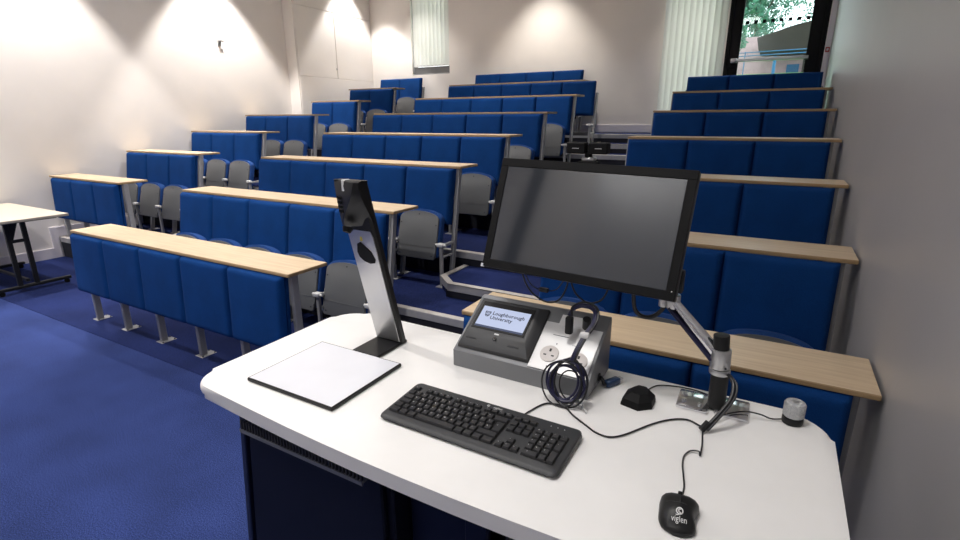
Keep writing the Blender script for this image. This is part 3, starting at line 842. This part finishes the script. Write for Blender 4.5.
pts = [(-.452, .980, .958), (-.448, 1.02, .9535), (-.430, 1.067, .9535), (-.405, 1.080, .9535), (-.375, 1.075, .9535), (-.350, 1.055, .9535), (-.309, 1.030, .9535), (-.280, 1.014, .9535), (-.250, 1.012, .9535), (-.222, 1.036, .9535), (-.176, 1.108, .9535), (-.140, 1.148, .9535), (-.107, 1.164, .9535), (-.078, 1.152, .9535), (-.066, 1.150, .9545)]
b.tube([Vector(p)+off_ for p in pts], .0021, M['cable'], 7); obj('cable', b, M['cable'], t)

# ------------------------------------------------------------------ mouse
t = thing('mouse', 'black wired mouse near the bottom right of the lectern', 'mouse', (-.068, .839, TOP+.0005), (0, 0, R(8)))
b = B(); rings = []; L_ = .094
for i in range(17):
    u = i/16; y = -L_/2+L_*u
    e = max(.0, 1-abs(2*u-1)**4.2)**.5
    wl = .0350*e*(1-.03*math.sin(PI*u)); wr = .0350*e*(1-.26*math.sin(PI*min(1, u*1.25))**2)+.002*u
    h = .036*(max(0, math.sin(PI*min(1, .10+.84*(1-u)+.02)))**.55)*(e**.7)
    if i in (0, 16): wl = wr = .010; h = .012
    rg = []
    for k in range(16):
        a = 2*PI*k/16; ca, sa = math.cos(a), math.sin(a)
        x = (wr if ca > 0 else wl)*(abs(ca)**.75)*(1 if ca > 0 else -1)
        z = (.006+(h-.006)*(abs(sa)**.8)) if sa > 0 else .006-.006*(abs(sa)**.4)
        rg.append((x, y, z))
    rings.append(rg)
b.loft(rings, M['black']); mb = obj('body', b, M['black'], t, angle=75)
b = B(); b.cyl((-.0035, .030, .0245), (.0035, .030, .0245), .0085, None, M['blackm'], 18, .001); obj('scroll_wheel', b, M['blackm'], t)
b = B(); b.box(-.0006, .0006, .006, .0445, .018, .0262, M['dark']); b.box(-.026, .026, .004, .0052, .020, .0305, M['dark'])
def mtop(x, y): 
    from mathutils.bvhtree import BVHTree
    return None
from mathutils.bvhtree import BVHTree
dg = bpy.context.evaluated_depsgraph_get()
bm_ = bmesh.new(); bm_.from_mesh(mb.data); tree = BVHTree.FromBMesh(bm_)
b.bm.free(); b = B()
def drape(b, body, size, cx_, cy_, m):
    vs, fs = text_polys(body, size); V = []
    for v in vs:
        h_ = tree.ray_cast(Vector((v.x+cx_, v.y+cy_, .1)), Vector((0, 0, -1)))[0]
        V.append(b.bm.verts.new((v.x+cx_, v.y+cy_, (h_.z if h_ else .02)+.0007)))
    i = b.mi(m)
    for f in fs:
        try: g = b.bm.faces.new([V[k] for k in f]); g.material_index = i
        except ValueError: pass
drape(b, 'viglen', .0115, .0, -.031, M['ink'])
pts = []
for a in [k*PI/8 for k in range(17)]:
    x, y = .0+.0052*math.cos(a), -.0185+.0056*math.sin(a); h_ = tree.ray_cast(Vector((x, y, .1)), Vector((0, 0, -1)))[0]; pts.append((x, y, h_.z+.0004))
b.tube(pts, .0011, M['ink'], 5, 1)
pts = []
for x, y in ((.002, -.0155), (-.0015, -.016), (-.001, -.0205), (.002, -.022), (-.003, -.0255), (-.006, -.025)):
    h_ = tree.ray_cast(Vector((x, y, .1)), Vector((0, 0, -1)))[0]; pts.append((x, y, h_.z+.0004))
b.tube(pts, .0010, M['ink'], 5, 3)
o = obj('logo', b, M['ink'], t); o['label'] = 'white printed emblem and word'
b = B(); pts = []
for y in (.0, .01, .02, .024): 
    h_ = tree.ray_cast(Vector((0, y, .1)), Vector((0, 0, -1)))[0]; pts.append((0, y, h_.z+.0001))
b.tube(pts, .0006, M['dark'], 4, 2)
pts = []
for x in (-.026, -.018, -.009, 0, .009, .018, .024):
    h_ = tree.ray_cast(Vector((x, -.001-.02*abs(x), .1)), Vector((0, 0, -1)))[0]; pts.append((x, -.001, h_.z+.0001 if h_ else .02))
b.tube(pts, .0006, M['dark'], 4, 2); obj('button_seam', b, M['dark'], t)
bm_.free()
b = B(); mi = Matrix.Translation((-.068, .839, TOP+.0005)) @ Matrix.Rotation(R(8), 4, 'Z'); inv = mi.inverted()
pts = [(-.074, .880, .965), (-.071, .900, .9545), (-.072, .93, .9532), (-.079, .965, .9532), (-.086, 1.0, .9532), (-.087, 1.03, .9532), (-.078, 1.052, .9545), (-.062, 1.055, .957), (-.058, 1.045, .9545), (-.058, 1.068, .9575), (-.060, 1.10, .9535), (-.064, 1.135, .954), (-.064, 1.15, .956)]
b.tube([inv @ Vector(p) for p in pts], .0018, M['cable'], 7); obj('cable', b, M['cable'], t)

# ------------------------------------------------------------------ monitor arm (stands on the worktop)
t = thing('monitor_stand', 'polished arm on a black pole with a chrome foot plate, carrying the monitor', 'monitor arm', (-.052, 1.275, TOP+.0005))
def D(x, y, z): return Vector((x+.052, y-1.275, z-TOP-.0005))
b = B(); q = Matrix.Translation(D(-.100, 1.272, .956)) @ Matrix.Rotation(R(1), 4, 'Z'); b.box(-.040, .034, -.046, .042, -.006, .006, None, .005, 2, q)
q = Matrix.Translation(D(-.012, 1.285, .956)); b.box(-.040, .036, -.052, .040, -.006, .005, None, .005, 2, q)
obj('base_plate', b, M['chrome'], t)
for x, y in ((-.122, 1.25), (-.085, 1.245), (-.125, 1.29)):
    b = B(); b.cyl(D(x, y, .961), D(x, y, .966), .005, None, M['silver'], 10); obj('bolt', b, M['silver'], t)
b = B(); b.cyl(D(-.050, 1.27, .955), D(-.051, 1.27, 1.050), .0205, None, M['black'], 28); obj('pole', b, M['black'], t)
b = B(); b.cyl(D(-.0555, 1.27, 1.10), D(-.059, 1.27, 1.147), .0185, None, M['black'], 28, .002); obj('pole_cap', b, M['black'], t)
b = B(); b.cyl(D(-.053, 1.27, 1.047), D(-.053, 1.27, 1.061), .0242, None, M['silver'], 28, .002); b.cyl(D(-.054, 1.27, 1.063), D(-.056, 1.27, 1.112), .0235, None, M['silver'], 28, .002)
b.cyl(D(-.04, 1.248, 1.072), D(-.0395, 1.2455, 1.072), .0025, None, M['dark'], 8)
obj('collar', b, M['silver'], t)
b = B(); p0 = D(-.064, 1.272, 1.094); p1 = D(-.176, 1.290, 1.203); ax = (p1-p0).normalized(); n_ = Vector((0, 1, 0)); sdv = ax.cross(n_).normalized(); n_ = sdv.cross(ax)
rings = []
for i in range(9):
    u = i/8; c = p0.lerp(p1, u); w_ = lerp(.021, .014, u); h_ = lerp(.017, .015, u)
    rings.append([c+sdv*(w_*.8*math.cos(2*PI*k/16))+n_*(h_*math.sin(2*PI*k/16)) for k in range(16)])
b.loft(rings, M['chrome']); am = obj('lower_arm', b, M['chrome'], t, angle=60); am['label'] = 'polished aluminium arm'
b = B(); rings = []
for i in range(5):
    u = i/4; c = p0.lerp(p1, u)-Vector((.010, .004, .014)); w_ = .011
    rings.append([c+sdv*(w_*.55*math.cos(2*PI*k/12))+n_*(.014*math.sin(2*PI*k/12)) for k in range(12)])
b.loft(rings, M['bcable']); obj('cable_cover', b, M['blackm'], am, angle=60)
b = B(); b.cyl(D(-.180, 1.292, 1.187), D(-.180, 1.292, 1.222), .0175, None, M['silver'], 24, .002); b.cyl(D(-.202, 1.288, 1.188), D(-.202, 1.288, 1.210), .011, None, M['silver'], 18, .002); obj('elbow_joint', b, M['silver'], t)
b = B(); b.cyl(D(-.180, 1.292, 1.222), D(-.178, 1.292, 1.275), .010, None, M['black'], 20); b.box(*[v for v in (-.186+.052, -.160+.052)], 1.285-1.275, 1.31-1.275, 1.228-.9505, 1.285-.9505, M['black'], .004)
b.tube([D(-.178, 1.31, 1.265), D(-.25, 1.375, 1.29), D(-.33, 1.40, 1.33), D(-.425, 1.385, 1.385)], .014, M['black'], 12)
q = Matrix.Translation(D(-.425, 1.357, 1.352)) @ Matrix.Rotation(R(-20.2), 4, 'X'); b.box(-.05, .05, -.0, .008, -.05, .05, M['black'], .002, 1, q)
b.cyl(D(-.425, 1.335, 1.36), D(-.425, 1.39, 1.385), .018, None, M['black'], 16)
obj('upper_arm', b, M['black'], t)
for a0, dx in ((0, 0), (1, .007)):
    b = B(); b.tube([D(-.034+dx*.3, 1.262, 1.052), D(-.028+dx*.5, 1.246, 1.054), D(-.018+dx, 1.225, 1.045), D(-.020+dx, 1.20, 1.02), D(-.042+dx, 1.17, .985), D(-.064+dx*1.2, 1.145, .957)], .0032 if a0 else .0042, M['cable'], 8); obj('hanging_cable', b, M['cable'], t)
b = B(); b.tube([D(-.056, 1.158, .972), D(-.068, 1.143, .956)], .0075, M['black'], 10, 1); obj('cable_sleeve', b, M['black'], t)

# ------------------------------------------------------------------ monitor
t = thing('monitor', 'large black touchscreen monitor switched off, tilted back on its arm', 'monitor', (-.425, 1.274, 1.384))
rotm = Matrix.Rotation(-.028, 4, 'Z') @ Matrix.Rotation(-.352, 4, 'X') @ Matrix.Rotation(.023, 4, 'Y')
t.rotation_euler = rotm.to_euler()
b = B(); b.box(-.265, .265, 0, .028, -.158, .158, M['black'], .004, 2); b.box(-.20, .20, .028, .048, -.11, .10, M['black'], .012, 2); obj('casing', b, M['black'], t)
# opening in bezel: screen slightly proud glass
b = B(); b.box(-.242, .242, -.0015, .002, -.135, .134, None, .0006, 1); o = obj('screen', b, M['screen'], t); o['label'] = 'dark glossy switched-off screen'
b = B()
for (a0, a1, c0, c1) in ((-.264, .264, .1345, .157), (-.264, .264, -.157, -.1355), (-.264, -.2425, -.1355, .1345), (.2425, .264, -.1355, .1345)):
    b.box(a0, a1, -.003, .003, c0, c1, None, .001, 1)
obj('bezel', b, M['blackm'], t)
b = B(); b.cyl((.255, -.0034, -.135), (.255, -.0026, -.135), .0016, None, M['ink'], 8); obj('power_light', b, M['ink'], t)
b = B(); b.box(-.267, -.260, -.005, .006, -.160, -.150, None, .001, 1); o = obj('corner_sticker', b, M['pad'], t); o['label'] = 'tiny pale blue corner tab'
# cables looping below
inv = (Matrix.Translation((-.425, 1.274, 1.384)) @ rotm).inverted()
for pts, r_ in (([(-.592, 1.275, 1.235), (-.583, 1.28, 1.20), (-.565, 1.29, 1.165), (-.530, 1.295, 1.143), (-.500, 1.298, 1.143), (-.478, 1.298, 1.160), (-.462, 1.295, 1.195), (-.455, 1.29, 1.235)], .0026),
               ([(-.585, 1.275, 1.235), (-.570, 1.28, 1.200), (-.553, 1.29, 1.180), (-.520, 1.292, 1.176), (-.490, 1.29, 1.185), (-.465, 1.285, 1.22)], .0016),
               ([(-.445, 1.275, 1.235), (-.440, 1.28, 1.205), (-.428, 1.29, 1.178), (-.400, 1.295, 1.160), (-.370, 1.295, 1.168), (-.352, 1.29, 1.190), (-.340, 1.285, 1.225)], .0026),
               ([(-.276, 1.275, 1.235), (-.275, 1.28, 1.205), (-.270, 1.29, 1.165), (-.248, 1.295, 1.148), (-.222, 1.295, 1.156), (-.200, 1.292, 1.185), (-.185, 1.30, 1.235)], .0055)):
    b = B(); b.tube([inv @ Vector(p) for p in pts], r_, M['cable'], 8); obj('cable', b, M['cable'], t)
b = B(); q = inv @ Matrix.Translation((-.528, 1.292, 1.177)); b.box(-.014, .014, -.006, .006, -.006, .006, None, .002, 1, q); obj('inline_connector', b, M['cable'], t)

# clip-on device behind the monitor's top edge
t = thing('clip_on_device', 'black clip-on unit of two small boxes at the monitor top edge', 'device', (-.442, 1.357, 1.532))
b = B(); b.box(-.057, -.005, -.012, .02, .022, .052, None, .003, 1); b.box(.003, .055, -.012, .02, .022, .052, None, .003, 1); b.box(-.006, .004, -.0, .014, .026, .047)
for x in (-.031, .031): b.box(x-.009, x+.009, -.0128, -.0118, .036, .0372, M['ink'])
obj('twin_box', b, M['blackm'], t)
b = B(); b.cyl((0, .006, .024), (0, .006, .012), .010, None, None, 16); b.box(-.016, .020, -.004, .018, .003, .014, M['silver'], .003, 1); b.box(-.024, .028, -.008, .022, -.006, .003, M['blackm'], .002, 1)
obj('clamp', b, M['blackm'], t)

# ------------------------------------------------------------------ small desk items
t = thing('microphone_pod', 'black faceted desktop pod between the control box and the monitor arm', 'microphone', (-.222, 1.212, TOP+.0005), (0, 0, R(-6)))
b = B()
oct_ = [(-.032, -.040), (.010, -.046), (.034, -.020), (.030, .020), (.008, .040), (-.026, .036), (-.036, .010)]
oct_ = [(x*1.1, y*1.08) for x, y in oct_]
b.loft([[(x, y, 0) for x, y in oct_], [(x*1.0, y*1.0, .006) for x, y in oct_], [(x*.93, y*.93, .018) for x, y in oct_], [(x*.50, y*.55+.004, .030) for x, y in oct_]], M['blackm'])
obj('housing', b, M['blackm'], t, angle=20)
b = B(); mi = (Matrix.Translation((-.222, 1.212, TOP+.0005)) @ Matrix.Rotation(R(-6), 4, 'Z')).inverted()
b.tube([mi @ Vector(p) for p in ((-.218, 1.25, .958), (-.212, 1.285, .954), (-.195, 1.315, .953), (-.150, 1.332, .953), (-.105, 1.334, .953), (-.07, 1.325, .953))], .0018, M['cable'], 7); obj('cable', b, M['cable'], t)

t = thing('volume_knob', 'clear ribbed knob on a black base at the back corner of the lectern', 'knob', (.1145, 1.292, TOP+.0005))
b = B(); b.cyl((0, 0, 0), (0, 0, .017), .0225, None, M['black'], 36, .002); obj('base', b, M['black'], t)
b = B(); b.cyl((0, 0, .017), (0, 0, .055), .0220, .0215, M['clear'], 36, .004)
for i in range(30):
    a = 2*PI*i/30; b.box(-.0008, .0008, .0212, .0228, .020, .050, M['clear'], 0, 1, Matrix.Rotation(a, 4, 'Z'))
b.cyl((0, 0, .055), (0, 0, .0556), .008, None, M['silver'], 20); o = obj('ribbed_cap', b, M['clear'], t); o['label'] = 'clear ribbed cap'
b = B(); mi = Vector((.1145, 1.292, TOP+.0005))
b.tube([Vector(p)-mi for p in ((.093, 1.284, .957), (.07, 1.275, .956), (.048, 1.268, .964), (.02, 1.262, .9665), (-.005, 1.247, .9655), (-.03, 1.222, .9635), (-.046, 1.195, .958), (-.062, 1.155, .955))], .0019, M['cable'], 7); obj('cable', b, M['cable'], t)

# ------------------------------------------------------------------ front of the room (seen only as reflections)
b = B(); b.box(-1.84, .1, YF+.002, YF+.03, 1.6, 4.1); tag(obj('projection_screen', b, M['plate']), 'pale projection screen on the front wall behind the lectern', 'screen')
b = B(); b.box(-2.56, -2.43, YF+.002, YF+.06, .1, 4.2); struct('trim_40', b, M['frame'])

# ------------------------------------------------------------------ outside
b = B()
for i in range(1): pass
b.prism([(8.9, 1.0), (8.9, 1.25), (14, 1.6), (19, 2.7), (22, 3.15), (40, 3.6), (40, 1.0)], -25, 12, None, 0, 'x')
o = obj('grass_bank', b, M['grass']); tag(o, 'green grass bank outside the glass door', 'grass', kind='stuff')
t = thing('pavilion', 'pink walled building with a brown overhanging roof outside the glass door', 'building', (-.2, 24, 3.0))
b = B(); b.box(-2.6, 6, .5, 4, -.2, 1.7); obj('wall', b, M['brick'], t)
b = B(); b.prism([(-.95, .98), (-1.05, 1.40), (0.1, 1.75), (1.2, 1.95), (6, 2.0), (6, 1.2), (.9, 1.12), (.5, .90)], -1.6, 4, None, 0, 'y'); obj('roof', b, M['roof'], t)
b = B(); b.box(.0, .42, .44, .52, .3, .62); obj('window', b, M['bluepost'], t)
b = B(); b.box(.5, .66, -1.2, -1.0, -.1, 1.25); obj('pillar', b, M['roof'], t)
b = B(); b.cyl((-.55, 21.0, 2.9), (-.55, 21.0, 3.62), .05, None, None, 12); tag(obj('blue_post', b, M['bluepost']), 'blue post on the grass outside the glass door', 'post')
t = thing('railing', 'thin blue railing outside behind the door push bar', 'railing', (0, 20, 3.3))
b = B(); b.cyl((-3, 0, .36), (3, 0, .42), .014, None, None, 8); b.cyl((-3, 0, .26), (3, 0, .32), .014, None, None, 8)
for x in (-2.4, -1.4, 1.6): b.cyl((x, 0, -.5), (x, 0, .40), .016, None, None, 8)
obj('rail', b, M['bluepost'], t)
def tree(x, y, z, h, r, lab, seed, n=2600):
    rr = random.Random(seed)
    t = thing('tree', lab, 'tree', (x, y, z), group='trees outside the glass door')
    b = B(); b.tube([(0, 0, 0), (.05, 0, h*.4), (-.05, .05, h*.75)], .10, None, 8); b.tube([(.04, 0, h*.4), (.5, .1, h*.7)], .05, None, 6); b.tube([(0, 0, h*.45), (-.5, -.1, h*.75)], .05, None, 6); obj('trunk', b, M['bark'], t)
    b = B()
    cl = [(rr.gauss(0, r*.45), rr.gauss(0, r*.4), h*.72+rr.gauss(0, r*.42), rr.uniform(.25, .5)*r) for _ in range(26)]
    for i in range(n):
        c = rr.choice(cl); d_ = Vector((rr.gauss(0, 1), rr.gauss(0, 1), rr.gauss(0, 1))).normalized()*c[3]*rr.uniform(.6, 1)
        p = Vector(c[:3])+d_; a = Vector((rr.gauss(0, 1), rr.gauss(0, 1), rr.gauss(0, 1))).normalized(); e = a.orthogonal().normalized(); s_ = rr.uniform(.05, .10)
        b.poly([p-a*s_, p+e*s_*.5, p+a*s_, p-e*s_*.5])
    obj('foliage', b, M['leafm'], t)
tree(-2.0, 19, 2.7, 3.4, 1.2, 'leafy tree seen at the left of the door glass', 1, 6500)
tree(-1.6, 27, 3.2, 4.6, 1.6, 'taller tree behind the brown roofed building, above its left end', 2, 5000)
tree(.9, 30, 3.3, 5.2, 1.5, 'tree rising over the right side of the brown roof', 5, 1600)

# ------------------------------------------------------------------ lights
def spot(x, y, e, c=(1, .93, .84), ang=70, blend=.35, z=ZC-.03, r=.05, tgt=None):
    li = bpy.data.lights.new('downlight_or_fill', 'SPOT'); li.energy = e; li.color = c; li.spot_size = R(ang); li.spot_blend = blend; li.shadow_soft_size = r
    o = bpy.data.objects.new('downlight_or_fill', li); col.objects.link(o); o.location = (x, y, z); return o
for y in (.5, 2.9, 5.3, 7.9): spot(-7.02, y, 480 if y < 7 else 230, c=(1, .95, .91), ang=76, blend=.32)
for x in (-6.1, -3.62): spot(x, 7.95, 135 if x < -5 else 220, ang=84, blend=.7, c=(1, .94, .86))
spot(-1.3, 7.9, 80, blend=.8)
spot(-.85, .65, 215, ang=62, blend=.6, r=.3, c=(1, .965, .93))  # extra soft spot added to brighten the lectern top
for y in (.7, 3.2, 5.6): spot(-3.62, y, 420 if y < 2 else 270, ang=100, blend=.7, c=(1, .96, .92))
for y in (.9, 3.2, 5.6): spot(-1.0, y, 25, ang=100, blend=.7, c=(1, .95, .9))
def area(x, y, sx, sy, e, c=(1, .96, .9), z=ZC-.02):  # unseen area lights added as soft fill for room and lectern
    li = bpy.data.lights.new('fill_light', 'AREA'); li.shape = 'RECTANGLE'; li.size = sx; li.size_y = sy; li.energy = e; li.color = c
    o = bpy.data.objects.new('fill_light', li); col.objects.link(o); o.location = (x, y, z); return o
area(-4.8, 1.2, 1.2, 1.2, 30, (1, .97, .95)); area(-4.8, 4.4, 1.2, 1.2, 25); area(-1.6, -1.0, 1.2, 1.2, 45, (1, .98, .96))
su = bpy.data.lights.new('sun', 'SUN'); su.energy = 2.2; su.angle = R(3); so = bpy.data.objects.new('sun', su); col.objects.link(so); so.rotation_euler = (R(-38), R(25), 0)

w = bpy.data.worlds.new('World'); scn.world = w; w.use_nodes = True
bg = w.node_tree.nodes['Background']; bg.inputs['Color'].default_value = (.97, .98, 1, 1); bg.inputs['Strength'].default_value = 3.2

# ------------------------------------------------------------------ camera
cam = bpy.data.cameras.new('camera'); co = bpy.data.objects.new('camera', cam); col.objects.link(co); scn.camera = co
fpx, pitch, yaw, roll = 512.78, -.2869, .5185, -.0038
cam.sensor_width = 36; cam.sensor_fit = 'HORIZONTAL'; cam.lens = fpx/960*36; cam.clip_start = .02; cam.clip_end = 200
Fv = Vector((-math.sin(yaw)*math.cos(pitch), math.cos(yaw)*math.cos(pitch), math.sin(pitch)))
Rv = Vector((math.cos(yaw), math.sin(yaw), 0)); Uv = Rv.cross(Fv)
R2 = math.cos(roll)*Rv+math.sin(roll)*Uv; U2 = -math.sin(roll)*Rv+math.cos(roll)*Uv
mt = Matrix((R2, U2, -Fv)).transposed().to_4x4(); mt.translation = Vector((0, 0, 1.645)); co.matrix_world = mt

vs = scn.view_settings
vs.view_transform = 'Standard'; vs.look = 'None'; vs.gamma = 1; vs.use_curve_mapping = False; vs.exposure = 0.0
scn.cycles.max_bounces = 8; scn.cycles.diffuse_bounces = 5; scn.cycles.use_denoising = True
